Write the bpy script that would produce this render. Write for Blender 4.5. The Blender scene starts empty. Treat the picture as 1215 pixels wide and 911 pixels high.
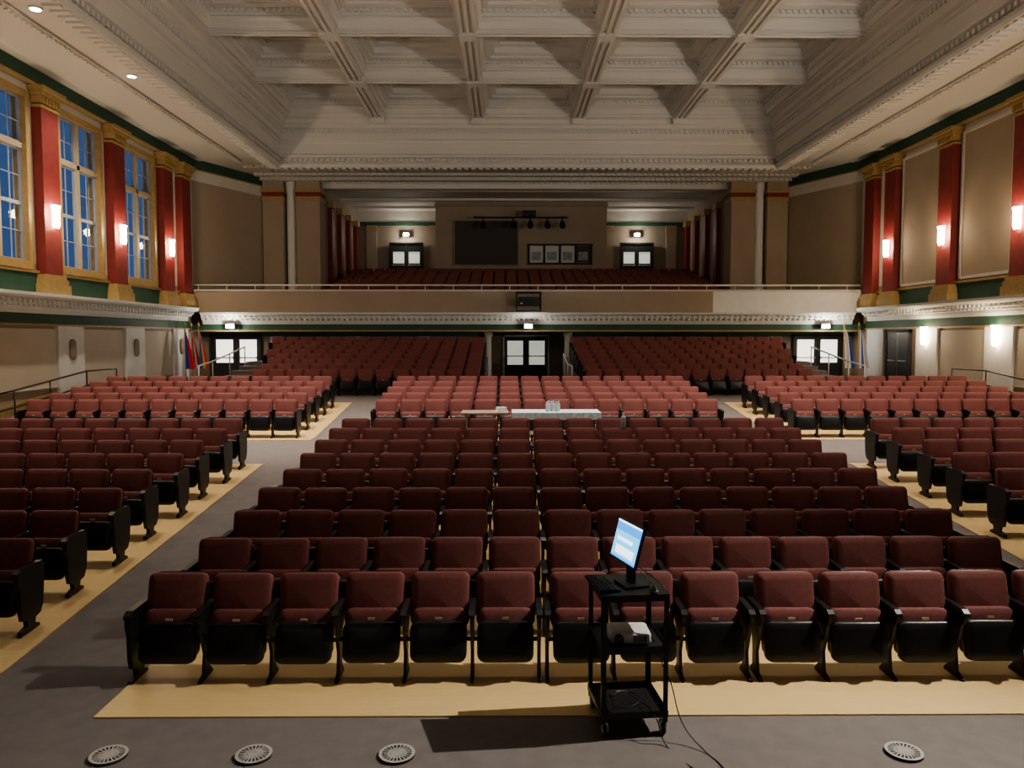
import bpy, math, random
from mathutils import Matrix, Vector
random.seed(7)
D=bpy.data; SC=bpy.context.scene
try:
    SC.view_settings.look='AgX - Medium High Contrast'
except Exception as ex: print(ex)
# ---------------------------------------------------------------- materials
def mat(name,col,rough=.6,nscale=None,namt=.15,bump=0,bscale=None,metal=0,spec=.5):
    m=D.materials.new(name); m.use_nodes=True; nt=m.node_tree; b=nt.nodes['Principled BSDF']
    b.inputs['Base Color'].default_value=(*col,1); b.inputs['Roughness'].default_value=rough
    b.inputs['Metallic'].default_value=metal
    b.inputs['Specular IOR Level'].default_value=spec
    tc=nt.nodes.new('ShaderNodeTexCoord')
    if nscale:
        n=nt.nodes.new('ShaderNodeTexNoise'); n.inputs['Scale'].default_value=nscale; n.inputs['Detail'].default_value=4
        nt.links.new(tc.outputs['Object'],n.inputs['Vector'])
        r=nt.nodes.new('ShaderNodeValToRGB')
        r.color_ramp.elements[0].position=.3; r.color_ramp.elements[1].position=.7
        r.color_ramp.elements[0].color=(*[c*(1-namt) for c in col],1)
        r.color_ramp.elements[1].color=(*[min(1,c*(1+namt)) for c in col],1)
        nt.links.new(n.outputs['Fac'],r.inputs['Fac']); nt.links.new(r.outputs['Color'],b.inputs['Base Color'])
    if bump:
        n2=nt.nodes.new('ShaderNodeTexNoise'); n2.inputs['Scale'].default_value=bscale or 200
        nt.links.new(tc.outputs['Object'],n2.inputs['Vector'])
        bp=nt.nodes.new('ShaderNodeBump'); bp.inputs['Strength'].default_value=bump; bp.inputs['Distance'].default_value=.01
        nt.links.new(n2.outputs['Fac'],bp.inputs['Height']); nt.links.new(bp.outputs['Normal'],b.inputs['Normal'])
    return m
def emis(name,col,s):
    m=D.materials.new(name); m.use_nodes=True; b=m.node_tree.nodes['Principled BSDF']
    b.inputs['Base Color'].default_value=(*col,1)
    b.inputs['Emission Color'].default_value=(*col,1); b.inputs['Emission Strength'].default_value=s
    return m
M={}
M['fabric']=mat('maroon_fabric',(.205,.064,.058),.75,30,.12,.2,350)
M['plastic']=mat('black_plastic',(.012,.012,.014),.38)
M['iron']=mat('black_iron',(.012,.012,.013),.45)
M['plate']=mat('number_plate',(.6,.5,.3),.4)
M['carpet']=mat('grey_carpet',(.20,.178,.170),.95,6,.08,.4,260)
M['white']=mat('cream_plaster',(.60,.57,.51),.75,2,.05)
M['plaster']=mat('ceiling_plaster',(.64,.62,.575),.8,.5,.02)
M['ledge']=mat('white_moulding',(.72,.72,.70),.6,3,.04)
M['tan']=mat('tan_wall',(.37,.30,.23),.85,1.2,.04,.1,60)
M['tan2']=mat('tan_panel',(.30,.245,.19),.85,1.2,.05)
M['tanlow']=mat('beige_wall',(.58,.515,.43),.8,1.2,.04)
M['green']=mat('dark_green_paint',(.03,.085,.055),.6,3,.1)
M['red']=mat('red_pilaster',(.22,.036,.036),.55,4,.12)
M['gold']=mat('ochre_gold_trim',(.40,.275,.12),.5,8,.12)
M['dark']=mat('dark_recess',(.02,.02,.022),.7)
M['doorm']=mat('dark_door',(.03,.032,.035),.45,5,.1)
M['steel']=mat('steel',(.55,.55,.56),.3,metal=1)
M['rail']=mat('pale_rail_paint',(.7,.7,.68),.4)
M['sash']=mat('window_sash_paint',(.34,.37,.42),.5)
M['wframe']=mat('window_frame_paint',(.46,.38,.25),.5,6,.08)
M['screenm']=mat('dark_screen_fabric',(.075,.068,.06),.8)
M['paper']=mat('paper',(.75,.75,.73),.8)
M['cloth']=mat('blue_white_cloth',(.62,.72,.78),.8,12,.25)
M['stagew']=mat('stage_wood',(.10,.06,.045),.6,4,.2)
M['projw']=mat('projector_shell',(.72,.72,.70),.4)
M['lobby']=emis('lit_lobby_glass',(1,.97,.88),1.5)
M['lobbydim']=emis('lit_stair_glass',(.85,.9,.75),.45)
M['lamp']=emis('lamp_glow',(1,.84,.62),24)
M['lampw']=emis('lamp_glow_white',(1,.95,.85),40)
M['scrblue']=emis('screen_blue',(.06,.35,.9),1.5)
M['scrcyan']=emis('screen_cyan',(.14,.60,.95),1.7)
M['scrwhite']=emis('screen_white',(.8,.92,1),2.2)
M['posterw']=mat('poster_white',(.6,.62,.62),.6)
M['posterg']=mat('poster_grey',(.3,.34,.34),.6,9,.4)
# glass
g=D.materials.new('window_glass'); g.use_nodes=True; nt=g.node_tree; nt.nodes.clear()
o=nt.nodes.new('ShaderNodeOutputMaterial'); t=nt.nodes.new('ShaderNodeBsdfTransparent'); gl=nt.nodes.new('ShaderNodeBsdfGlossy')
gl.inputs['Roughness'].default_value=.05; mx=nt.nodes.new('ShaderNodeMixShader'); mx.inputs[0].default_value=.04
nt.links.new(t.outputs[0],mx.inputs[1]); nt.links.new(gl.outputs[0],mx.inputs[2]); nt.links.new(mx.outputs[0],o.inputs[0]); M['glass']=g
# wood
w=D.materials.new('maple_floor'); w.use_nodes=True; nt=w.node_tree; b=nt.nodes['Principled BSDF']
tc=nt.nodes.new('ShaderNodeTexCoord'); br=nt.nodes.new('ShaderNodeTexBrick')
br.inputs['Color1'].default_value=(.83,.61,.30,1); br.inputs['Color2'].default_value=(.81,.59,.285,1); br.inputs['Mortar'].default_value=(.76,.54,.25,1)
br.inputs['Scale'].default_value=1; br.inputs['Brick Width'].default_value=1.8; br.inputs['Row Height'].default_value=.07; br.inputs['Mortar Size'].default_value=.0015
ns=nt.nodes.new('ShaderNodeTexNoise'); ns.inputs['Scale'].default_value=3; ns.inputs['Detail'].default_value=6
mp=nt.nodes.new('ShaderNodeMapping'); mp.inputs['Scale'].default_value=(1,3,1)
mm=nt.nodes.new('ShaderNodeMix'); mm.data_type='RGBA'; mm.blend_type='MULTIPLY'; mm.inputs[0].default_value=.15
nt.links.new(tc.outputs['Object'],br.inputs['Vector']); nt.links.new(tc.outputs['Object'],mp.inputs['Vector']); nt.links.new(mp.outputs[0],ns.inputs['Vector'])
nt.links.new(br.outputs['Color'],mm.inputs[6]); nt.links.new(ns.outputs['Fac'],mm.inputs[7]); nt.links.new(mm.outputs[2],b.inputs['Base Color'])
b.inputs['Roughness'].default_value=.42; M['wood']=w
# ---------------------------------------------------------------- mesh builder
class MB:
    def __init__(s): s.v=[]; s.f=[]; s.m=[]; s.sm=[]; s.names=[]
    def mi(s,k):
        if k not in s.names: s.names.append(k)
        return s.names.index(k)
    def face(s,idx,k,sm=False): s.f.append(idx); s.m.append(s.mi(k)); s.sm.append(sm)
    def quad(s,pts,k):
        n=len(s.v); s.v+= [tuple(p) for p in pts]; s.face(list(range(n,n+len(pts))),k)
    def box(s,x0,x1,y0,y1,z0,z1,k,mx=None):
        n=len(s.v); P=[(x0,y0,z0),(x1,y0,z0),(x1,y1,z0),(x0,y1,z0),(x0,y0,z1),(x1,y0,z1),(x1,y1,z1),(x0,y1,z1)]
        if mx is not None: P=[tuple(mx@Vector(p)) for p in P]
        s.v+=P
        for q in ((3,2,1,0),(4,5,6,7),(0,1,5,4),(1,2,6,5),(2,3,7,6),(3,0,4,7)): s.face([n+i for i in q],k)
    def prism_x(s,yz,x0,x1,k,mx=None):
        n=len(s.v); L=len(yz); P=[(x0,y,z) for y,z in yz]+[(x1,y,z) for y,z in yz]
        if mx is not None: P=[tuple(mx@Vector(p)) for p in P]
        s.v+=P
        s.face(list(range(n,n+L)),k); s.face(list(range(n+2*L-1,n+L-1,-1)),k)
        for i in range(L):
            j=(i+1)%L; s.face([n+i,n+L+i,n+L+j,n+j],k)
    def prism_y(s,xz,y0,y1,k):
        n=len(s.v); L=len(xz); s.v+=[(x,y0,z) for x,z in xz]+[(x,y1,z) for x,z in xz]
        s.face(list(range(n,n+L)),k); s.face(list(range(n+2*L-1,n+L-1,-1)),k)
        for i in range(L):
            j=(i+1)%L; s.face([n+i,n+L+i,n+L+j,n+j],k)
    def prism_z(s,xy,z0,z1,k):
        n=len(s.v); L=len(xy); s.v+=[(x,y,z0) for x,y in xy]+[(x,y,z1) for x,y in xy]
        s.face(list(range(n,n+L)),k); s.face(list(range(n+2*L-1,n+L-1,-1)),k)
        for i in range(L):
            j=(i+1)%L; s.face([n+i,n+L+i,n+L+j,n+j],k)
    def pillow(s,w,h,t,r,k,mx,bulge=.012,N=5,back=True):
        def outl(d):
            W=w/2-d;H=h/2-d;R=max(r-d,.006);o=[]
            for cx,cz,a0 in ((W-R,H-R,0),(-W+R,H-R,90),(-W+R,-H+R,180),(W-R,-H+R,270)):
                for i in range(N):
                    a=math.radians(a0+90*i/(N-1)); o.append((cx+R*math.cos(a),cz+R*math.sin(a)))
            return o
        lay=[(t/2,.012),(t/2-.01,0),(-t/2+.022,0),(-t/2+.008,.006),(-t/2,.022)]
        rings=[]
        for y,d in lay:
            n=len(s.v); o=outl(d); s.v+=[tuple(mx@Vector((x,y,z))) for x,z in o]; rings.append(n)
        L=4*N
        for a,b in zip(rings,rings[1:]):
            for i in range(L):
                j=(i+1)%L; s.face([a+i,a+j,b+j,b+i],k,True)
        s.face([rings[0]+i for i in range(L)][::-1],k)
        n=len(s.v); o=outl(.07 if min(w,h)>.2 else .02); s.v+=[tuple(mx@Vector((x,-t/2-bulge,z))) for x,z in o]
        a=rings[-1]
        for i in range(L):
            j=(i+1)%L; s.face([a+i,a+j,n+j,n+i],k,True)
        s.face([n+i for i in range(L)],k,True)
    def tube(s,pts,r,k,n=8,r2=None):
        pts=[Vector(p) for p in pts]; rings=[]
        for i,p in enumerate(pts):
            d=(pts[min(i+1,len(pts)-1)]-pts[max(i-1,0)]).normalized()
            u=d.cross(Vector((0,0,1)) if abs(d.z)<.9 else Vector((1,0,0))).normalized(); v=d.cross(u)
            rr=r if r2 is None else r+(r2-r)*i/(len(pts)-1)
            b=len(s.v); rings.append(b)
            s.v+=[tuple(p+rr*(math.cos(2*math.pi*q/n)*u+math.sin(2*math.pi*q/n)*v)) for q in range(n)]
        for a,b in zip(rings,rings[1:]):
            for q in range(n): s.face([a+q,a+(q+1)%n,b+(q+1)%n,b+q],k,True)
        s.face([rings[0]+q for q in range(n)][::-1],k); s.face([rings[-1]+q for q in range(n)],k)
    def lathe(s,cx,cy,prof,k,n=16):
        rings=[]
        for r,z in prof:
            b=len(s.v); rings.append(b); s.v+=[(cx+r*math.cos(2*math.pi*q/n),cy+r*math.sin(2*math.pi*q/n),z) for q in range(n)]
        for a,b in zip(rings,rings[1:]):
            for q in range(n): s.face([a+q,a+(q+1)%n,b+(q+1)%n,b+q],k,True)
        s.face([rings[0]+q for q in range(n)][::-1],k); s.face([rings[-1]+q for q in range(n)],k)
    def ring(s,x0,x1,y0,y1,prof,k,cap=False):
        R=[]
        for o_,z in prof:
            R.append(len(s.v)); s.v+=[(x0+o_,y0+o_,z),(x1-o_,y0+o_,z),(x1-o_,y1-o_,z),(x0+o_,y1-o_,z)]
        for a,b in zip(R,R[1:]):
            for q in range(4): s.face([a+q,a+(q+1)%4,b+(q+1)%4,b+q],k)
        if cap: s.face([R[-1]+q for q in range(4)],k)
    def mesh(s,name):
        me=D.meshes.new(name); me.from_pydata(s.v,[],s.f)
        for k in s.names: me.materials.append(M[k])
        me.polygons.foreach_set('material_index',s.m); me.polygons.foreach_set('use_smooth',s.sm); me.update()
        return me
    def obj(s,name,parent=None,loc=None):
        me=s.mesh(name); ob=D.objects.new(name,me); SC.collection.objects.link(ob)
        if loc: ob.location=loc
        if parent: ob.parent=parent
        return ob
def empty(name,loc=(0,0,0)):
    e=D.objects.new(name,None); e.location=loc; e.empty_display_size=.2; SC.collection.objects.link(e); return e
def child(me,name,parent,loc=(0,0,0),rot=(0,0,0)):
    ob=D.objects.new(name,me); SC.collection.objects.link(ob); ob.parent=parent; ob.location=loc; ob.rotation_euler=rot; return ob
def light(name,kind,loc,power,col=(1,.9,.75),parent=None,size=.1,target=None,cone=None,blend=.5):
    l=D.lights.new(name,kind); l.energy=power; l.color=col
    if kind in('POINT','SPOT'): l.shadow_soft_size=size
    if kind=='AREA': l.size=size
    ob=D.objects.new(name,l); SC.collection.objects.link(ob); ob.location=loc
    if cone: l.spot_size=math.radians(cone); l.spot_blend=blend
    if target is not None:
        ob.rotation_euler=(Vector(target)-Vector(loc)).to_track_quat('-Z','Y').to_euler()
    if parent: ob.parent=parent; ob.location=Vector(loc)-parent.location
    return ob
# ---------------------------------------------------------------- room constants
XL,XR=-13.1,15.0; XC=.95; H=2.95
YS=6.75
def fz(y):
    if y<YS: return 0
    if y<13.9: return .0865*(y-YS)
    if y<17.9: return .6185
    if y<22.3: return .6185+.102*(y-17.9)
    return 1.067
# floor
mb=MB(); prof=[-8,YS,13.9,17.9,22.3,37]
for a,b in zip(prof,prof[1:]):
    za,zb=fz(a) if a!=-8 else 0,fz(b)
    if b==37: zb=1.067
    mb.quad([(XL-.4,a,za),(XR+.4,a,za),(XR+.4,b,zb),(XL-.4,b,zb)],'carpet')
mb.obj('floor')
# wood strips under seats
def woodblock(name,x0,x1,y0,y1):
    mb=MB(); ys=[y0]+[p for p in prof if y0<p<y1]+[y1]; t=.012
    n=len(mb.v)
    for a,b in zip(ys,ys[1:]):
        za,zb=fz(a),fz(b)
        P=[(x0,a,za-.05),(x1,a,za-.05),(x1,b,zb-.05),(x0,b,zb-.05),(x0,a,za+t),(x1,a,za+t),(x1,b,zb+t),(x0,b,zb+t)]
        n=len(mb.v); mb.v+=P
        for q in ((3,2,1,0),(4,5,6,7),(0,1,5,4),(1,2,6,5),(2,3,7,6),(3,0,4,7)): mb.face([n+i for i in q],'wood')
    mb.obj(name)
woodblock('wood_floor_center_front',-3.2,5.1,5.83,14.1)
woodblock('wood_floor_center_rear',-3.2,5.1,17.4,22.25)
woodblock('wood_floor_left_front',-11.5,-4.45,6.3,14.1)
woodblock('wood_floor_left_rear',-11.5,-4.45,17.4,22.25)
woodblock('wood_floor_right_front',6.35,13.4,6.3,14.1)
woodblock('wood_floor_right_rear',6.35,13.4,17.4,22.25)
# stage
mb=MB(); mb.box(XL+.01,XR-.01,-7.98,.7,0,1.12,'stagew'); mb.box(XL+.01,XR-.01,.7,.78,0,1.16,'stagew'); mb.obj('stage_platform')
# ---------------------------------------------------------------- side walls
WIN=[8.9,12.7,16.5,20.3,24.1,27.9]; PIL=[10.8,14.6,18.4,22.15,26.0,29.75,31.4]
def wall_left():
    mb=MB(); X0,X1=XL-.35,XL
    mb.box(X0,X1,-8,46.4,-.2,5.0,'tan'); mb.box(X0,X1,-8,46.4,9.5,11,'white')
    e=[-8]+sum([[c-1.1,c+1.1] for c in WIN],[])+[46.4]
    for a,b in zip(e[::2],e[1::2]): mb.box(X0,X1,a,b,5.0,9.5,'white')
    mb.obj('wall_left')
wall_left()
mb=MB(); mb.box(XR,XR+.35,-8,46.4,-.2,5,'tan'); mb.box(XR,XR+.35,-8,46.4,5,11,'white'); mb.obj('wall_right')
mb=MB(); mb.box(XL-.35,XR+.35,-8.3,-8,-.2,11,'tan2'); mb.obj('wall_stage')
def window(i,yc):
    mb=MB(); y0,y1=yc-1.1,yc+1.1; z0,z1=5.0,9.5; x0,x1=XL-.16,XL-.08
    # surround
    for a,b,c,d in ((y0-.16,y0+.02,z0-.16,z1+.16),(y1-.02,y1+.16,z0-.16,z1+.16)): mb.box(XL-.3,XL+.07,a,b,c,d,'gold')
    mb.box(XL-.3,XL+.07,y0,y1,z1-.02,z1+.16,'gold'); mb.box(XL-.3,XL+.12,y0,y1,z0-.18,z0+.04,'gold')
    def fr(a,b,c,d,t,k='sash'):
        mb.box(x0,x1,a,a+t,c,d,k); mb.box(x0,x1,b-t,b,c,d,k); mb.box(x0,x1,a+t,b-t,c,c+t,k); mb.box(x0,x1,a+t,b-t,d-t,d,k)
    zt=z0+3.15
    mb.box(x0-.04,x1+.05,yc-.07,yc+.07,z0,z1,'wframe'); mb.box(x0-.04,x1+.05,y0,y1,zt-.07,zt+.07,'wframe')
    for a,b in ((y0+.02,yc-.07),(yc+.07,y1-.02)):
        fr(a,b,z0+.04,z0+1.6,.05); fr(a,b,z0+1.6,zt-.07,.05); fr(a,b,zt+.07,z1-.02,.05)
        m=(a+b)/2
        mb.box(x0+.03,x1-.02,m-.01,m+.01,z0+.1,z1-.05,'sash')
        for zz in (z0+.85,z0+2.35,zt+.65): mb.box(x0+.03,x1-.02,a,b,zz-.01,zz+.01,'sash')
    mb.quad([(XL-.12,y0,z0),(XL-.12,y1,z0),(XL-.12,y1,z1),(XL-.12,y0,z1)],'glass')
    mb.obj('window_%d'%i)
for i,y in enumerate(WIN): window(i+1,y)
def pilasters(side):
    s=1 if side=='left' else -1; X=XL if side=='left' else XR
    def B(mb,p0,p1,y0,y1,z0,z1,k):
        a,b=X+s*p0,X+s*p1; mb.box(min(a,b),max(a,b),y0,y1,z0,z1,k)
    for y in PIL:
        mb=MB(); e=.001
        B(mb,e,.42,y-.56,y+.56,4.17,4.45,'gold');B(mb,e,.38,y-.52,y+.52,4.45,4.6,'gold');B(mb,e,.34,y-.48,y+.48,4.6,4.72,'gold')
        B(mb,e,.28,y-.40,y+.40,4.72,9.35,'red')
        B(mb,e,.31,y-.43,y+.43,9.3,9.38,'gold');B(mb,e,.33,y-.45,y+.45,9.42,9.62,'gold');B(mb,e,.40,y-.52,y+.52,9.62,9.74,'gold');B(mb,e,.46,y-.56,y+.56,9.74,9.86,'gold')
        for q in range(6): B(mb,.3,.37,y-.42+q*.15,y-.35+q*.15,9.44,9.6,'gold')
        mb.obj('pilaster_'+side)
    # trims
    mb=MB()
    B(mb,0,.06,-7,31.95,4.17,4.78,'green'); B(mb,0,.1,-7,31.95,4.74,4.82,'gold')
    B(mb,0,.10,-7,33,9.97,10.36,'green'); B(mb,0,.14,-7,33,9.88,9.97,'gold')
    mb.obj('trim_upper_'+side)
    mb=MB()
    pr=[(0,3.62),(.12,3.62),(.16,3.72),(.16,3.80),(.34,3.88),(.36,3.98),(.55,4.02),(.6,4.08),(.6,4.16),(0,4.16)]
    pr=[(X+s*a,z) for a,z in pr]; mb.prism_y(pr,-7,31.6,'ledge')
    y=0.
    while y<31.5:
        B(mb,.17,.30,y,y+.12,3.81,3.88,'ledge'); B(mb,.36,.42,y,y+.05,3.89,3.98,'ledge'); y+=.22
    B(mb,0,.07,-7,31.9,3.32,3.62,'green'); B(mb,0,.1,-7,31.9,3.28,3.34,'gold')
    mb.obj('cornice_ledge_'+side)
    # lower wall panels
    mb=MB()
    for yy in (11.2,15.,18.9,23.2,27.2,31.0):
        B(mb,0,.1,yy-.68,yy+.68,1.0 if yy>15 else .4,3.28,'ledge'); 
    ys=[11.9,14.3,15.7,18.2,19.6,22.5,23.9,26.5,27.9,30.3]
    for a,b in list(zip(ys[::2],ys[1::2]))[:(5 if side=='left' else 4)]:
        z0=1.55
        B(mb,0,.035,a,b,z0,3.2,'tanlow')
        B(mb,0,.06,a,b,z0-.05,z0,'white')
    mb.obj('wall_panels_'+side)
    mb=MB(); 
    for a,b in zip(prof,prof[1:]):
        za,zb=(fz(a),fz(b)); 
        n=len(mb.v); x0,x1=X,X+s*.05
        mb.v+=[(x0,a,za),(x1,a,za),(x1,b,zb),(x0,b,zb),(x0,a,za+.3),(x1,a,za+.3),(x1,b,zb+.3),(x0,b,zb+.3)]
        for q in ((3,2,1,0),(4,5,6,7),(0,1,5,4),(1,2,6,5),(2,3,7,6),(3,0,4,7)): mb.face([n+i for i in q],'gold')
    mb.obj('baseboard_'+side)
pilasters('left'); pilasters('right')
# blank panels right upper
for i,y in enumerate(WIN):
    mb=MB(); x=XR
    mb.box(x-.05,x,y-1.25,y+1.25,4.95,9.6,'tan'); 
    for a,b,c,d in ((y-1.32,y-1.22,4.9,9.65),(y+1.22,y+1.32,4.9,9.65)): mb.box(x-.08,x,a,b,c,d,'white')
    mb.box(x-.08,x,y-1.22,y+1.22,4.86,4.96,'white'); mb.box(x-.08,x,y-1.22,y+1.22,9.56,9.66,'white')
    mb.obj('wall_niche_panel')
# sconces
def sconce(X,s,y,z,power):
    e=empty('wall_sconce',(X,y,z)); mb=MB()
    mb.box(0 if s>0 else -.04,.04 if s>0 else 0,-.1,.1,-.28,.28,'gold'); 
    n=10; prof2=[(.09,-.30),(.12,-.2),(.12,.2),(.14,.33)]
    R=[]
    for r,zz in prof2:
        R.append(len(mb.v)); mb.v+=[(s*(.045+r*math.sin(math.pi*q/n)),r*1.3*math.cos(math.pi*q/n),zz) for q in range(n+1)]
    for a,b in zip(R,R[1:]):
        for q in range(n): mb.face([a+q,a+q+1,b+q+1,b+q],'lamp',True)
    mb.obj('sconce_body',e)
    light('sconce_lamp','POINT',(X+s*.30,y,z+.1),power,(1,.78,.52),e,.12)
for y in (14.6,18.4,22.15,26.0,29.75):
    sconce(XL+.285,1,y,6.35,75); sconce(XR-.285,-1,y,6.35,75)
for y in (18.9,23.2,27.2): sconce(XR-.11,-1,y,3.0,48)
# plaques on left lower panels
for y in (23.2,27.2,31.0):
    mb=MB(); mb.pillow(.32,.62,.06,.15,'tan2',Matrix.Translation((XL+.13,y,2.6))@Matrix.Rotation(math.radians(90),4,'Z')); mb.obj('wall_plaque')
# handrails
def handrail(x,ys,side):
    mb=MB(); 
    for dz in (.92,.5): mb.tube([(x,y,fz(y)+dz) for y in ys],.024,'iron')
    for y in ys: mb.tube([(x,y,fz(y)-.02),(x,y,fz(y)+.92)],.02,'iron')
    mb.obj('handrail')
handrail(-12.1,[17.5,19,20.5,22.3,24],0); handrail(14.0,[17.5,19,20.5,22.3,24],0)
# ---------------------------------------------------------------- ceiling
mb=MB(); ZS=10.4
fx0,fx1,fy0,fy1=-10.1,12.0,9.3,33.2
def plane(x0,x1,y0,y1,z,k='plaster'): mb.quad([(x0,y0,z),(x1,y0,z),(x1,y1,z),(x0,y1,z)],k)
plane(XL-.4,fx0,-8.3,46.5,ZS); plane(fx1,XR+.4,-8.3,46.5,ZS); plane(fx0,fx1,fy1,46.5,ZS); plane(fx0,fx1,-8.3,fy0,ZS)
rp=[(0,10.4),(0,10.16),(.12,10.16),(.12,10.06),(.28,10.06),(.28,10.0),(.72,10.0),(.78,10.06),(.78,10.14),(.66,10.18),(.66,10.36),(.80,10.42),(.80,10.5),(.74,10.55),(.74,10.95),(.80,11.0),(.80,11.08),(.9,11.12),(.9,11.5),(1.0,11.56),(1.0,11.64),(1.12,11.7),(1.12,11.86),(1.3,11.92),(1.3,12.0)]
mb.ring(fx0,fx1,fy0,fy1,rp,'plaster')
# dentils round ring
def dent_rect(x0,x1,y0,y1,o_,z0,z1,w_,sp,dep):
    x=x0+o_
    while x<x1-o_:
        mb.box(x,x+w_,y1-o_-dep,y1-o_,z0,z1,'plaster'); x+=sp
    y=max(y0+o_,12)
    while y<y1-o_:
        mb.box(x0+o_,x0+o_+dep,y,y+w_,z0,z1,'plaster'); mb.box(x1-o_-dep,x1-o_,y,y+w_,z0,z1,'plaster'); y+=sp
dent_rect(fx0,fx1,fy0,fy1,.66,10.24,10.36,.12,.22,.10)
dent_rect(fx0,fx1,fy0,fy1,.9,11.36,11.5,.10,.2,.07)
dent_rect(fx0,fx1,fy0,fy1,.28,9.95,10.0,.16,.3,.38)
# dentils outer side of the ring, facing the walls
y=12
while y<33:
    for xx in (fx0-.1,fx1): mb.box(xx,xx+.1,y,y+.12,10.2,10.32,'plaster')
    y+=.24
for xx in (fx0-.22,fx1+.14): mb.box(xx,xx+.08,9,33.4,10.34,10.4,'plaster')
# second moulding band on the side soffits
for xa in (-11.25,13.05):
    mb.box(xa-.05,xa+.15,-7,33,10.33,10.4,'plaster')
    y=12
    while y<33: mb.box(xa+.0,xa+.1,y,y+.1,10.28,10.33,'plaster'); y+=.2
# wall/soffit cove
for X,s in ((XL,1),(XR,-1)):
    pr=[(X+s*.0,10.4),(X+s*.12,10.36),(X+s*.4,10.36),(X+s*.5,10.4)]; mb.prism_y(pr,-7,33,'plaster')
cx0,cx1,cy0,cy1=fx0+1.3,fx1-1.3,fy0+1.3,fy1-1.3
BX=[cx0,-5.2,-1.1,3.0,7.1,cx1]; n_=5; BY=[cy0+(cy1-cy0)*i/n_ for i in range(n_+1)]
hb=.30
for i in range(5):
    for j in range(5):
        a=BX[i]+(hb if i else .1); b=BX[i+1]-(hb if i<4 else .1); c=BY[j]+(.2 if j else .1); d=BY[j+1]-(.2 if j<4 else .1)
        cp=[(0,12),(0,12.2),(.1,12.24),(.1,12.3),(.05,12.34),(.05,12.54),(.28,12.58),(.28,12.64),(.42,12.68),(.42,12.88),(.6,12.92),(.6,13.0),(.78,13.04),(.78,13.2),(1.1,13.24),(1.1,13.32)]
        mb.ring(a,b,c,d,cp,'plaster',True)
        x0_,x1_,y0_,y1_=BX[i],BX[i+1],BY[j],BY[j+1]
        plane(x0_,x1_,y0_,c,12); plane(x0_,x1_,d,y1_,12); plane(x0_,a,c,d,12); plane(b,x1_,c,d,12)
        if BY[j+1]>17:
            x=a+.12
            while x<b-.12:
                mb.box(x,x+.09,d-.12,d-.05,12.44,12.54,'plaster'); x+=.18
            y=c+.12
            while y<d-.12:
                mb.box(a+.05,a+.12,y,y+.09,12.44,12.54,'plaster'); mb.box(b-.12,b-.05,y,y+.09,12.44,12.54,'plaster'); y+=.18
for x in BX[1:-1]:
    mb.box(x-.24,x+.24,cy0,cy1,11.88,12.01,'plaster')
    mb.box(x-.24,x-.15,cy0,cy1,11.82,11.89,'plaster'); mb.box(x+.15,x+.24,cy0,cy1,11.82,11.89,'plaster'); mb.box(x-.05,x+.05,cy0,cy1,11.82,11.89,'plaster')
    for y in BY[1:-1]: mb.box(x-.27,x+.27,y-.27,y+.27,11.79,12,'plaster')
    mb.box(x-.28,x+.28,cy1-.1,cy1+.05,11.62,12,'plaster')
for y in BY[1:-1]:
    mb.box(cx0,cx1,y-.15,y+.15,11.94,12.0,'plaster'); mb.box(cx0,cx1,y-.15,y-.09,11.89,11.95,'plaster'); mb.box(cx0,cx1,y+.09,y+.15,11.89,11.95,'plaster')
# far soffit mouldings toward balcony
for y,z in ((34.0,10.3),(35.4,10.28),(36.2,10.22)):
    mb.box(-11.4,13.3,y,y+.3,z,10.4,'plaster')
    x=-11.3
    while x<13.2: mb.box(x,x+.12,y-.1,y,z+.0,z+.1,'plaster'); x+=.24
mb.box(-8.85,10.75,36.9,37.3,9.98,10.4,'plaster')
for y in (39.5,42.0,44.5): mb.box(-8.85,10.75,y-.2,y+.2,10.28,10.4,'plaster')
x=-8.7
while x<10.6: mb.box(x,x+.12,36.8,36.9,10.2,10.3,'plaster'); x+=.24
mb.box(XL-.4,XR+.4,-8.4,46.6,13.6,13.7,'plaster')
mb.obj('ceiling')
# ---------------------------------------------------------------- rear lower wall
mb=MB(); YB=33.2
gx0,gx1=-.9,2.8
for a,b in ((XL,gx0),(gx1,XR)): mb.box(a,b,YB,YB+.3,.8,3.25,'tan2'); 
for a,b in ((gx0-.3,gx0),(gx1,gx1+.3)): mb.box(a,b,YB,36.2,.8,3.25,'tan2')
mb.box(gx0-.3,gx1+.3,36.0,36.3,.8,3.25,'tan2')
mb.obj('wall_rear_lower')
mb=MB()
for a,b in ((XL,gx0),(gx1,XR)): mb.box(a,b,YB-.06,YB,3.0,3.22,'green')
for x in (-9.8,-6.5,-3.6,5.4,8.3,11.6): mb.box(x-.3,x+.3,YB-.08,YB,1.1,3.0,'white')
for x in (gx0+.15,gx1-.15): mb.lathe(x,YB-.3,[(.2,1.06),(.2,1.2),(.15,1.25),(.14,2.95),(.2,3.05),(.2,3.2)],'white')
mb.obj('trim_rear_lower')
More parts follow.
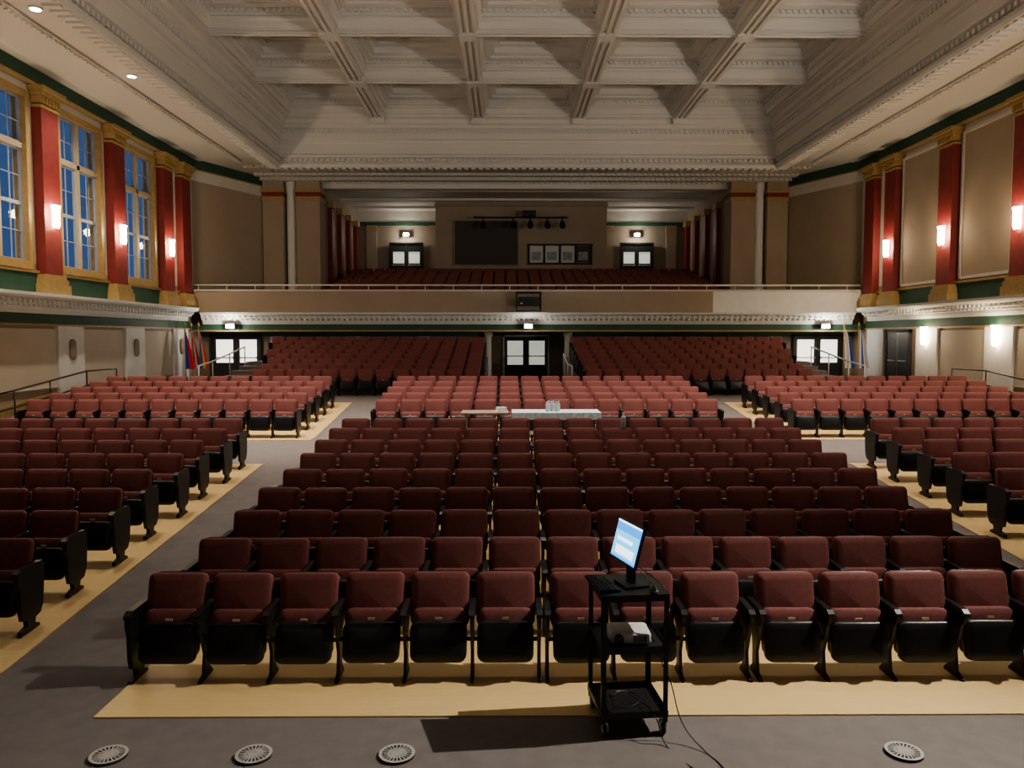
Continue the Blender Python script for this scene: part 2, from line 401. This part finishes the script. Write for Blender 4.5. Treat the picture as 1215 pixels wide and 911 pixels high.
def double_door(i,x0,x1,y,z0,z1,glass,gl0=.55,gl1=.92,transom=False,frame='dark'):
    mb=MB(); xm=(x0+x1)/2; f=.09
    mb.box(x0-f,x0,y-.12,y,z0,z1+f,frame); mb.box(x1,x1+f,y-.12,y,z0,z1+f,frame); mb.box(x0-f,x1+f,y-.12,y,z1,z1+f,frame)
    for a,b in ((x0,xm-.01),(xm+.01,x1)):
        w=b-a; h=z1-z0; ga,gb=a+w*.13,b-w*.13; g0,g1=z0+h*gl0,z0+h*gl1
        mb.box(a,ga,y-.07,y-.01,z0,z1,'doorm'); mb.box(gb,b,y-.07,y-.01,z0,z1,'doorm')
        mb.box(ga,gb,y-.07,y-.01,z0,g0,'doorm'); mb.box(ga,gb,y-.07,y-.01,g1,z1,'doorm')
        mb.quad([(ga,y-.03,g0),(gb,y-.03,g0),(gb,y-.03,g1),(ga,y-.03,g1)],glass)
        mb.box(a+w*.1,b-w*.1,y-.12,y-.09,z0+1.0,z0+1.05,'steel')
        mb.box(a+w*.12,a+w*.16,y-.1,y-.06,z0+.98,z0+1.07,'steel'); mb.box(b-w*.16,b-w*.12,y-.1,y-.06,z0+.98,z0+1.07,'steel')
    mb.obj('door_%d'%i)
double_door(1,-.05,1.95,35.99,1.07,3.0,'lobbydim',.32,.9,frame='ledge')
double_door(2,-12.55,-10.55,YB-.01,1.07,3.0,'lobby',.42,.93)
double_door(3,12.45,14.45,YB-.01,1.07,3.0,'lobby',.42,.93)
# side door right wall
mb=MB(); mb.box(XR-.09,XR-.02,28.4,30.0,1.07,3.15,'doorm'); mb.box(XR-.12,XR-.01,28.3,28.4,1.07,3.25,'dark'); mb.box(XR-.12,XR-.01,30.0,30.1,1.07,3.25,'dark'); mb.box(XR-.12,XR-.01,28.3,30.1,3.15,3.25,'dark')
mb.box(XR-.13,XR-.1,28.5,29.1,2.05,2.1,'steel'); mb.box(XR-.13,XR-.1,29.3,29.9,2.05,2.1,'steel'); mb.box(XR-.1,XR-.085,29.19,29.21,1.07,3.15,'steel'); mb.obj('door_6')
# ---------------------------------------------------------------- balcony
YF=32.0
mb=MB()
rows=9; pts=[(YF+.25,3.26),(45.95,3.26),(45.95,6.2),(42.2,6.2)]
zz=[4.1+ .21*k for k in range(rows)]; yy=[33.9+.92*k for k in range(rows)]
st=[(YF+.25,4.1)]
for k in range(1,rows): st+=[(yy[k]-.35,zz[k-1]),(yy[k]-.35,zz[k])]
st+=[(42.2,zz[-1])]
pts=pts+st[::-1]
mb.prism_x(pts,XL,XR,'stagew'); mb.obj('balcony_floor')
mb=MB()
mb.box(XL,8.6,YF,YF+.25,3.98,4.86,'tan'); mb.box(8.6,XR,YF,YF+.25,3.98,4.86,'ledge')
mb.box(XL,XR,YF-.04,YF+.29,4.86,4.93,'white')
mb.obj('balcony_parapet')
mb=MB()
pr=[(YF+.24,3.5),(YF-.02,3.5),(YF-.06,3.58),(YF-.08,3.66),(YF-.2,3.74),(YF-.22,3.84),(YF-.34,3.9),(YF-.36,3.98),(YF+.24,3.98)]
mb.prism_x(pr,XL+.6,XR-.6,'ledge'); mb.box(XL,XR,YF+.0,YF+.24,3.2,3.5,'green'); mb.box(XL,XR,YF-.03,YF+.24,3.2,3.26,'gold')
mb.box(XL,XR,YF+.24,YB+3,3.245,3.26,'tan')
x=XL+.6
while x<XR-.7: mb.box(x,x+.1,YF-.19,YF-.08,3.66,3.74,'ledge'); mb.box(x,x+.05,YF-.27,YF-.2,3.76,3.86,'ledge'); x+=.22
mb.obj('cornice_ledge_balcony')
mb=MB(); mb.tube([(XL+.1,YF+.1,5.12),(XR-.1,YF+.1,5.12)],.035,'rail')
x=XL+.4
while x<XR: mb.tube([(x,YF+.1,4.93),(x,YF+.1,5.12)],.018,'rail'); x+=1.17
mb.obj('balcony_rail')
# balcony angled walls, pillars, inner walls
for side,s in (('left',1),('right',-1)):
    def X(v): return XC+s*(v-XC)
    mb=MB()
    def wal(x0,y0,x1,y1,z0,z1,k,t=.15):
        mb.prism_z([(X(x0),y0),(X(x1),y1),(X(x1),y1+t),(X(x0),y0+t)],z0,z1,k)
    wal(-13.1,32.6,-11.25,36.6,3.9,10.4,'tan')
    wal(-13.1,32.52,-11.25,36.52,9.5,10.0,'white',.1); wal(-13.1,32.5,-11.25,36.5,10.0,10.4,'green',.1); wal(-13.1,32.5,-11.25,36.5,9.95,10.02,'gold',.1)
    a,b=sorted((X(-9.05),X(-8.85))); mb.box(a,b,37.3,46,3.9,10.4,'tan')
    mb.obj('wall_balcony_'+side)
    def pillar(xa,xb,ya,yb):
        mb=MB(); a,b=sorted((X(xa),X(xb)))
        mb.box(a,b,ya,yb,3.9,10.4,'tan')
        mb.box(a-.03,b+.03,ya-.03,yb+.03,9.3,9.5,'gold'); mb.box(a-.02,b+.02,ya-.02,yb+.02,9.5,9.7,'red'); mb.box(a-.06,b+.06,ya-.06,yb+.06,9.7,9.85,'gold')
        mb.box(a-.04,b+.04,ya-.04,yb+.04,3.9,4.4,'tan2')
        mb.obj('balcony_pillar')
    pillar(-11.3,-10.35,36.3,37.3); pillar(-9.75,-8.65,36.3,37.3)
    mb=MB(); mb.lathe(X(-10.05),36.7,[(.27,3.9),(.27,4.3),(.24,4.4),(.23,9.7),(.26,9.8),(.28,10.0),(.28,10.3)],'ledge',20); mb.obj('balcony_column')
    for y in (39,41.2,43.4,45.4):
        mb=MB(); a,b=sorted((X(-8.84),X(-8.62))); mb.box(a,b,y-.28,y+.28,4.2,9.4,'red'); a,b=sorted((X(-8.84),X(-8.55))); mb.box(a,b,y-.34,y+.34,9.4,9.7,'gold')
        mb.obj('balcony_pilaster')
mb=MB(); mb.box(-9.1,11,46,46.3,3.9,10.4,'tan2'); mb.box(-9,10.9,45.9,46,9.75,10.4,'white'); mb.box(-9,10.9,45.86,46,9.55,9.75,'green')
for x in (-7.9,-4.2,6.1,9.8): mb.box(x-.3,x+.3,45.85,46,6.2,9.55,'tan'); mb.box(x-.34,x+.34,45.8,46,9.2,9.4,'gold')
mb.obj('wall_balcony_rear')
mb=MB(); mb.box(-3.8,5.5,42.2,45.8,5.7,10.38,'tan'); mb.box(-3.84,5.54,42.12,42.2,10.05,10.2,'tan2'); mb.obj('wall_projection_booth')
mb=MB(); mb.box(-2.75,.65,42.1,42.19,6.9,9.25,'screenm'); 
for a,b,c,d in ((-2.82,-2.75,6.85,9.3),(.65,.72,6.85,9.3)): mb.box(a,b,42.06,42.19,c,d,'tan2')
mb.box(-2.75,.65,42.06,42.19,9.25,9.3,'tan2'); mb.box(-2.75,.65,42.06,42.19,6.85,6.9,'tan2'); mb.obj('projection_screen')
mb=MB(); x0,x1,z0,z1=1.25,4.65,7.0,7.95
mb.box(x0-.08,x1+.08,42.1,42.19,z0-.08,z0,'dark');mb.box(x0-.08,x1+.08,42.1,42.19,z1,z1+.08,'dark')
for i in range(5): xx=x0+(x1-x0)*i/4; mb.box(xx-.05,xx+.05,42.1,42.19,z0,z1,'dark')
for i in range(4): a=x0+(x1-x0)*i/4+.06; b=x0+(x1-x0)*(i+1)/4-.06; mb.box(a,b,42.15,42.19,z0+.03,z1-.03,'posterw' if i!=3 else 'screenm'); mb.box(a+.1,b-.12,42.14,42.15,z0+.15,z0+.6,'posterg')
mb.obj('window_7')
double_door(4,-6.75,-4.95,46.0-.16,6.2,8.45,'lobbydim',.5,.8); double_door(5,6.85,8.65,46.0-.16,6.2,8.45,'lobbydim',.5,.8)
# lighting batten on booth
mb=MB(); mb.tube([(-1.7,41.2,9.3),(3.3,41.2,9.3)],.04,'iron')
for x in (-1.2,.4,1.3,2.2,3.0):
    mb.tube([(x,41.2,9.3),(x,41.1,9.0)],.03,'iron'); mb.tube([(x,41.25,9.02),(x,40.85,8.82)],.14,'iron',10,.17)
mb.box(.9,1.6,41.0,41.5,9.35,9.65,'iron')
for x in (-1.5,.8,3.1): mb.tube([(x,41.2,9.3),(x,42.11,9.5)],.03,'iron')
mb.obj('stage_lighting_bar')
# projector on balcony front
mb=MB(); mb.box(.5,1.35,31.15,31.7,4.25,4.6,'iron'); mb.box(.42,1.43,31.1,31.75,4.0,4.05,'iron'); mb.box(.42,1.43,31.1,31.75,4.75,4.8,'iron')
for x in (.44,1.41):
    for y in (31.12,31.73): mb.tube([(x,y,4.0),(x,y,4.8)],.025,'iron')
    mb.tube([(x,31.73,4.3),(x,31.99,4.3)],.03,'iron')
mb.tube([(.75,31.15,4.42),(.75,31.0,4.42)],.09,'iron',12); mb.tube([(1.1,31.15,4.42),(1.1,31.0,4.42)],.06,'iron',12)
mb.box(.6,.68,31.1,31.15,4.3,4.36,'steel'); mb.obj('balcony_spotlight_rig')
def emlight(x,y,z,p):
    e=empty('wall_pack_light',(x,y,z)); mb=MB(); mb.box(-.2,.2,0,.12,-.1,.12,'iron'); mb.box(-.15,.15,-.03,0,-.08,.08,'lampw'); mb.obj('lamp_housing',e)
    light('lamp','POINT',(x,y-.2,z-.05),p,(1,.93,.8),e,.08)
emlight(.93,31.5,3.42,26); emlight(-11.3,31.7,3.42,55); emlight(13.2,31.7,3.42,55)
emlight(-5.85,45.7,9.0,60); emlight(7.75,45.7,9.0,60)
# ---------------------------------------------------------------- seats
def make_seat():
    mb=MB()
    T=Matrix.Translation; R=lambda d:Matrix.Rotation(math.radians(d),4,'X')
    mb.pillow(.515,.46,.075,.055,'fabric',T((0,-.075,.635))@R(-13),.014)
    mb.pillow(.50,.50,.03,.07,'plastic',T((0,-.022,.61))@R(-13),.0)
    # tipped seat
    mb.pillow(.475,.40,.085,.06,'fabric',T((0,-.20,.385))@R(-13),.01)
    mb.pillow(.485,.345,.075,.07,'plastic',T((0,-.278,.325))@R(-13),.012)
    mb.box(-.03,.03,-.262,-.254,.508,.528,'plate')
    mb.tube([(-.28,-.15,.30),(.28,-.15,.30)],.018,'iron',6)
    return mb.mesh('seat')
def make_arm():
    mb=MB()
    P=[(.02,.60),(-.05,.605),(-.33,.60),(-.375,.575),(-.365,.52),(-.32,.47),(-.29,.36),(-.24,.22),(-.27,.05),(-.36,.02),(-.37,-.02),(-.08,-.02),(-.09,.02),(-.15,.08),(-.15,.22),(-.12,.4),(0,.48)]
    mb.prism_x(P,-.014,.014,'iron')
    mb.prism_x([(-.02,.59),(-.34,.59),(-.385,.57),(-.385,.60),(-.34,.625),(-.02,.63)],-.026,.026,'plastic')
    return mb.mesh('arm_standard')
def make_end():
    mb=MB()
    P=[(.03,.60),(-.33,.60),(-.38,.57),(-.385,.50),(-.36,.42),(-.35,.2),(-.33,.12),(-.27,.1),(-.26,.05),(-.36,.02),(-.37,-.02),(-.06,-.02),(-.07,.02),(-.14,.05),(-.13,.1),(-.05,.12),(0,.2),(.03,.45)]
    mb.prism_x(P,-.03,.012,'plastic')
    mb.prism_x([(.0,.59),(-.34,.59),(-.395,.57),(-.395,.60),(-.34,.63),(.0,.635)],-.034,.026,'plastic')
    return mb.mesh('aisle_panel')
SEAT,ARM,END=make_seat(),make_arm(),make_end()
P_=.578
def seat_row(x0,n,y,z,pitch=P_,gaps={},simple=False):
    e=empty('theater_seat_row',(x0,y,z)); x=0
    child(END,'aisle_panel',e,(0,0,0))
    for i in range(n):
        child(SEAT,'seat_%d'%(i+1),e,(x+pitch/2,0,0),(math.radians(random.uniform(-1.2,1.2)),0,math.radians(random.uniform(-.6,.6))))
        x+=pitch
        if i<n-1: child(ARM,'arm_%d'%(i+1),e,(x,0,0))
        if i in gaps:
            x+=gaps[i]; child(ARM,'arm_%db'%(i+1),e,(x,0,0))
    c=child(END,'aisle_panel',e,(x,0,0)); c.scale=(-1,1,1)
ysF=[6.75+.9*i for i in range(9)]; xsC=[-3.18,-3.09,-3.06,-3.08,-3.03,-3.04,-3.05,-3.03,-3.0]
for i,y in enumerate(ysF):
    z=fz(y)+.012
    seat_row(xsC[i],14,y,z,gaps={5:.07,8:.09} if i==0 else {})
    seat_row(-11.1+(.05 if i%2 else 0),11,y,z); seat_row(6.62-(.05 if i%2 else 0),11,y,z)
ysB=[18.05+.9*i for i in range(5)]
for i,y in enumerate(ysB):
    z=fz(y)+.012
    seat_row(-3.08,14,y,z); seat_row(-11.2,11,y,z); seat_row(6.7,11,y,z)
# rear raised sections
for side in (0,1):
    mb=MB(); 
    for k in range(8):
        y=25.2+.87*k; n=13+ (2*k)//7; z=1.067+.15*k
        y0=y-.52
        if side==0: x1=-.8; x0=x1-n*P_
        else: x0=2.6; x1=x0+n*P_
        if k>0: mb.box(x0-.05,x1+.05,y0,YB-.09,z-.15,z,'carpet')
        seat_row(x0,n,y,z)
    mb.obj('seating_riser')
for k in range(rows):
    seat_row(-8.2,31,yy[k]+.25,zz[k],.585)
# stair handrails rear
def rail2(pts):
    mb=MB(); mb.tube([(x,y,z+.9) for x,y,z in pts],.03,'rail')
    for x,y,z in pts: mb.tube([(x,y,z-.02),(x,y,z+.9)],.025,'rail')
    mb.obj('stair_handrail')
rail2([(2.3,26.6,1.067),(2.3,28.5,1.067),(2.3,30.5,1.4)]); 
for x,s in ((-10.6,1),(12.5,-1)):
    mb=MB()
    for k in range(1,7): 
        a,b=sorted((x+s*.0,x+s*1.0)); mb.box(a,b,26.3+.87*k,YB-.15,1.067+.15*(k-1),1.067+.15*k,'carpet')
    mb.obj('aisle_steps')
    rail2([(x-s*.06,25.6+1.2,1.067)]+[(x-s*.06,27.2+.87*k,1.067+.12*k) for k in (1,3,5)])
# flags
def flag(x,y,cols,seed):
    random.seed(seed); e=empty('flag_on_pole',(x,y,fz(y))); mb=MB()
    mb.lathe(0,0,[(.16,0),(.16,.03),(.04,.06),(.03,.1)],'gold',14); mb.tube([(0,0,.05),(0,0,2.35)],.016,'gold'); mb.lathe(0,0,[(.03,2.33),(.045,2.38),(.01,2.5)],'gold',10); mb.obj('pole',e)
    mb=MB(); nu,nv=18,14; b=0
    for j in range(nv+1):
        v=j/nv
        for i in range(nu+1):
            u=i/nu; w_=.12+.40*v**.8
            mb.v.append((.02+w_*u*.8,-.03+.05*math.sin(u*16+seed)*(.3+v)-.12*u,2.25-1.6*v-.25*u*(1-v)))
    for j in range(nv):
        for i in range(nu):
            mb.face([j*(nu+1)+i,j*(nu+1)+i+1,(j+1)*(nu+1)+i+1,(j+1)*(nu+1)+i],cols[(i*len(cols))//nu],True)
    mb.obj('cloth',e)
M['fblue']=mat('flag_blue',(.04,.10,.5),.8); M['fred']=mat('flag_red',(.65,.05,.05),.8); M['fyel']=mat('flag_yellow',(.7,.45,.05),.8); M['fwh']=mat('flag_white',(.75,.75,.75),.8)
flag(-12.75,31.4,['fred','fwh','fred'],1); flag(-12.3,31.0,['fblue','fyel','fred'],2); flag(-12.6,30.4,['fblue','fred'],3)
flag(13.75,31.2,['fwh','fwh','fblue'],4); flag(14.2,30.9,['fwh','fblue','fwh','fwh'],5)
# ---------------------------------------------------------------- table in cross aisle
mb=MB(); z=.6185+.74
mb.box(.15,2.0,16.2,16.95,z-.03,z,'paper'); mb.box(.13,2.02,16.18,16.97,z,z+.008,'cloth'); mb.box(.13,2.02,16.17,16.18,z-.14,z+.008,'cloth')
for x in (.3,1.85):
    for y in (16.3,16.85): mb.tube([(x,y,.6185),(x,y,z-.02)],.018,'steel')
mb.obj('folding_table')
mb=MB(); mb.box(-.95,.05,16.2,16.9,z-.03,z,'tan2')
for x in (-.85,-.05):
    for y in (16.3,16.8): mb.tube([(x,y,.6185),(x,y,z-.02)],.018,'steel')
mb.obj('folding_table')
M['bottle']=mat('clear_bottle',(.55,.62,.66),.15); M['cap']=mat('bottle_cap',(.8,.8,.85),.4)
for x,y in ((.88,16.4),(.98,16.45),(1.08,16.4),(.93,16.6),(1.03,16.6),(1.14,16.55)):
    mb=MB(); mb.lathe(0,0,[(.03,0),(.034,.01),(.034,.14),(.03,.16),(.013,.19),(.013,.2)],'bottle',12); mb.lathe(0,0,[(.015,.2),(.015,.22)],'cap',10); mb.obj('water_bottle',None,(x,y,z+.009))
mb=MB(); 
for i in range(5):
    mb.box(-.15,.13,-.1,.1,.004*i,.004*i+.003,'paper',Matrix.Rotation(.2*i,4,'Z'))
mb.box(-.1,.1,-.08,.06,.02,.10,'paper',Matrix.Rotation(.5,4,'Z')); mb.obj('paper_stack',None,(-.1,16.5,z+.001))
mb=MB(); mb.lathe(0,0,[(.04,0),(.045,.01),(.045,.16),(.04,.19),(.016,.22)],'bottle',12); mb.lathe(0,0,[(.02,.22),(.02,.26)],'cap',10); mb.obj('spray_bottle',None,(2.0,13.01,fz(13.05)+.872))
# ---------------------------------------------------------------- floor vents
def vent(x,y,r):
    mb=MB(); mb.lathe(0,0,[(r,0),(r,.012),(r*.9,.018)],'dark',28)
    n=28
    def annul(r0,r1,z,k):
        b=len(mb.v); mb.v+=[(rr*math.cos(2*math.pi*q/n),rr*math.sin(2*math.pi*q/n),z) for q in range(n) for rr in (r0,r1)]
        for q in range(n):
            a=b+2*q; c=b+2*((q+1)%n); mb.face([a,a+1,c+1,c],k)
    annul(r*.84,r*1.02,.021,'ventm'); annul(r*.44,r*.52,.021,'ventm'); annul(0.001,r*.16,.021,'ventm')
    for q in range(22):
        m=Matrix.Rotation(2*math.pi*q/22,4,'Z'); mb.box(r*.14,r*.9,-r*.035,r*.035,.015,.022,'ventm',m)
    mb.obj('floor_vent',None,(x,y,fz(y)))
M['ventm']=mat('vent_metal',(.46,.44,.42),.5)
for x in (-2.80,-1.78,-.77,2.83): vent(x,5.28,.125)
for x,y in ((-3.7,10.8),(-3.8,12.5),(5.8,11.4)): vent(x,y,.1)
# ---------------------------------------------------------------- AV cart
cart=empty('av_cart',(.93,5.77,0)); cart.rotation_euler=(0,0,math.radians(5))
mb=MB(); w_,d_=.25,.25
for x in (-w_,w_):
    for y in (-d_,d_):
        sx=1 if x<0 else -1; sy=1 if y<0 else -1
        mb.box(min(x,x+sx*.035),max(x,x+sx*.035),min(y,y+sy*.004),max(y,y+sy*.004),.1,1.07,'iron')
        mb.box(min(x,x+sx*.004),max(x,x+sx*.004),min(y,y+sy*.035),max(y,y+sy*.035),.1,1.07,'iron')
def shelf(z,lip):
    mb.box(-w_,w_,-d_,d_,z-.01,z,'iron')
    for a,b,c,d in ((-w_-.004,w_+.004,-d_-.004,-d_),(-w_-.004,w_+.004,d_,d_+.004),(-w_-.004,-w_,-d_,d_),(w_,w_+.004,-d_,d_)): mb.box(a,b,c,d,z-.05+lip,z+lip,'iron')
shelf(1.07,.0); shelf(.66,.02); shelf(.15,.04)
mb.obj('frame',cart)
mb=MB()
for x in (-w_+.03,w_-.03):
    for y in (-d_+.03,d_-.03):
        mb.tube([(x-.014,y,.045),(x+.014,y,.045)],.045,'iron',16); mb.tube([(x-.02,y,.045),(x+.02,y,.045)],.025,'steel',10)
        mb.box(x-.024,x-.018,y-.02,y+.02,.04,.11,'steel'); mb.box(x+.018,x+.024,y-.02,y+.02,.04,.11,'steel'); mb.box(x-.024,x+.024,y-.02,y+.02,.098,.11,'steel')
mb.obj('casters',cart)
# monitor: local width along Y (near = -Y), facing -X, leaning back to +X
mon=empty('computer_monitor',(.905,5.74,1.072)); mb=MB()
mw,mh=.42,.31
A_=math.radians(17)
Rm=Matrix.Rotation(A_,4,'Z')@Matrix.Translation((-.03,0,.18))@Matrix.Rotation(math.radians(15),4,'Y')
mb.box(.0,.022,-mw/2,mw/2,0,mh,'plastic',Rm); mb.box(.022,.05,-.1,.1,.05,.22,'plastic',Rm)
def scr(y0,y1,z0,z1,off,k): mb.quad([Rm@Vector(p) for p in ((off,y0,z0),(off,y1,z0),(off,y1,z1),(off,y0,z1))],k)
scr(-mw/2+.012,mw/2-.012,.014,mh-.012,-.002,'scrcyan')
scr(-mw/2+.012,mw/2-.012,mh-.09,mh-.03,-.003,'scrblue')
scr(-.15,.14,.05,.11,-.004,'scrwhite'); scr(-.10,.15,.15,.175,-.004,'scrwhite')
scr(-mw/2+.012,mw/2-.012,.014,.03,-.003,'scrblue'); scr(-mw/2+.012,mw/2-.012,mh-.024,mh-.012,-.003,'scrwhite')
mb.box(.03,.07,-.04,.04,.0,.28,'plastic',Matrix.Rotation(A_,4,'Z')); mb.box(-.04,.15,-.11,.11,.0,.018,'plastic',Matrix.Rotation(A_,4,'Z'))
mb.obj('display',mon)
mb=MB(); m=Matrix.Rotation(math.radians(10),4,'Z'); mb.box(-.08,.08,-.2,.2,0,.018,'plastic',m)
for i in range(5):
    for j in range(13): mb.box(-.07+i*.028,-.048+i*.028,-.19+j*.029,-.167+j*.029,.018,.024,'iron',m)
mb.obj('keyboard',None,(.735,5.76,1.071))
mb=MB(); mb.pillow(.06,.1,.03,.028,'plastic',Matrix.Translation((0,0,.016))@Matrix.Rotation(math.radians(-90),4,'X')); mb.obj('computer_mouse',None,(1.1,5.58,1.072))
pj=empty('video_projector',(.93,5.71,.661)); mb=MB()
mb.pillow(.31,.24,.085,.03,'projw',Matrix.Translation((0,0,.055))@Matrix.Rotation(math.radians(-90),4,'X'),.002)
mb.tube([(-.09,-.115,.055),(-.09,-.145,.055)],.036,'plastic',16); mb.tube([(-.09,-.146,.055),(-.09,-.148,.055)],.025,'glass',16)
for i in range(7): mb.box(.02+i*.015,.028+i*.015,-.124,-.119,.03,.08,'dark')
for x in (-.11,.11): mb.tube([(x,-.06,0),(x,-.06,.02)],.012,'dark')
mb.obj('projector_body',pj)
# cables
def cable(name,pts,r=.004):
    cu=D.curves.new(name,'CURVE'); cu.dimensions='3D'; cu.bevel_depth=r; sp=cu.splines.new('BEZIER'); sp.bezier_points.add(len(pts)-1)
    for b,p in zip(sp.bezier_points,pts): b.co=(p[0],p[1]-.15,p[2]); b.handle_left_type=b.handle_right_type='AUTO'
    cu.materials.append(M['plastic']); ob=D.objects.new(name,cu); SC.collection.objects.link(ob)
cable('power_cable',[(1.02,5.95,1.2),(1.2,5.8,1.05),(1.22,5.75,.8),(1.15,5.72,.6),(1.22,5.68,.4),(1.3,5.6,.12),(1.42,5.45,.01),(1.48,5.3,.006),(1.5,4.9,.006)])
cable('video_cable',[(1.04,5.98,1.15),(1.21,5.9,.95),(1.2,5.85,.6),(1.09,5.8,.70)])
cable('extension_cable',[(.9,5.85,.17),(.8,5.9,.2),(.95,6.0,.19),(1.0,5.8,.2),(.82,5.76,.19),(.9,5.95,.22),(1.0,5.9,.18),(1.1,5.62,.17),(1.15,5.55,.02),(1.3,5.2,.006)])
# ---------------------------------------------------------------- lights
def downlight(x,y,z,p,cone=110,col=(1,.86,.68),tgt=None,size=.1,blend=.7):
    e=empty('ceiling_downlight',(x,y,z)); mb=MB(); mb.lathe(0,0,[(.16,-.03),(.16,0.0)],'ledge',18); mb.lathe(0,0,[(.11,-.035),(.11,-.03)],'lampw',18); mb.obj('trim_ring',e)
    light('lamp','SPOT',(x,y,z-.06),p,col,e,size,tgt or (x,y,0),cone,blend)
for y in (13,18.0,22.5): downlight(-10.65,y,ZS,900,120,tgt=(-12.8,y,0))
for y in (9,13.): downlight(12.65,y,ZS,900,120,tgt=(14.5,y+6,0))  # out-of-view soffit lamps added to brighten the lower right wall
downlight(9.7,6.9,ZS,7800,44,(1,.93,.82),(.7,4.0,0),.05,.9)
CXs=[(BX[i]+BX[i+1])/2 for i in range(5)]; CYs=[(BY[i]+BY[i+1])/2 for i in range(5)]
for i,x in enumerate(CXs):
    downlight(x,CYs[1],13.32,4300,58,(1,.88,.76),(x,18.7,0),blend=1)
    downlight(x,CYs[0],13.32,1500,60,(1,.88,.76),(x,12.2,0),blend=1)  # hidden coffer lamps added to lift the dim middle rows
def added_uplight(x,y,z,p,tgt,cone,col=(1,.96,.90),size=.15,blend=.6):  # unseen uplights with made-up fixture bodies, added to brighten the ceiling
    e=empty('added_ceiling_uplight',(x,y,z)); mb=MB(); d=(Vector(tgt)-Vector((x,y,z))).normalized()
    mb.tube([-d*.45,-d*.1],.16,'iron',14,.22); mb.tube([-d*.1,-d*.08],.2,'lampw',14); mb.tube([(0,0,.04-(z-1.12)),(0,0,-.3)],.03,'iron'); mb.lathe(0,0,[(.3,1.13-z),(.3,1.16-z),(.05,1.2-z)],'iron',14); mb.obj('fixture',e)
    light('lamp','SPOT',(x,y,z),p,col,e,size,tgt,cone,blend)
added_uplight(13.4,1.5,4.4,4300,(-1,22,14.0),66,size=.12)
added_uplight(-3.0,-1.5,3.6,1700,(1,21,14.5),60,size=.25)
# world: dusk
wd=D.worlds.new('dusk'); SC.world=wd; wd.use_nodes=True; nt=wd.node_tree; bg=nt.nodes['Background']
tc=nt.nodes.new('ShaderNodeTexCoord'); sx=nt.nodes.new('ShaderNodeSeparateXYZ'); rr=nt.nodes.new('ShaderNodeValToRGB')
rr.color_ramp.elements[0].position=.0; rr.color_ramp.elements[0].color=(.06,.13,.29,1); rr.color_ramp.elements[1].position=.6; rr.color_ramp.elements[1].color=(.04,.085,.23,1)
nt.links.new(tc.outputs['Generated'],sx.inputs[0]); nt.links.new(sx.outputs['Z'],rr.inputs['Fac']); nt.links.new(rr.outputs['Color'],bg.inputs['Color']); bg.inputs['Strength'].default_value=.75
# camera
cam=D.cameras.new('camera'); co=D.objects.new('camera',cam); SC.collection.objects.link(co); SC.camera=co
co.location=(0,0,H); cam.sensor_fit='HORIZONTAL'; cam.sensor_width=36; cam.lens=27.05; cam.clip_end=200
co.rotation_euler=(math.radians(90-3.447),0,math.radians(-.47))
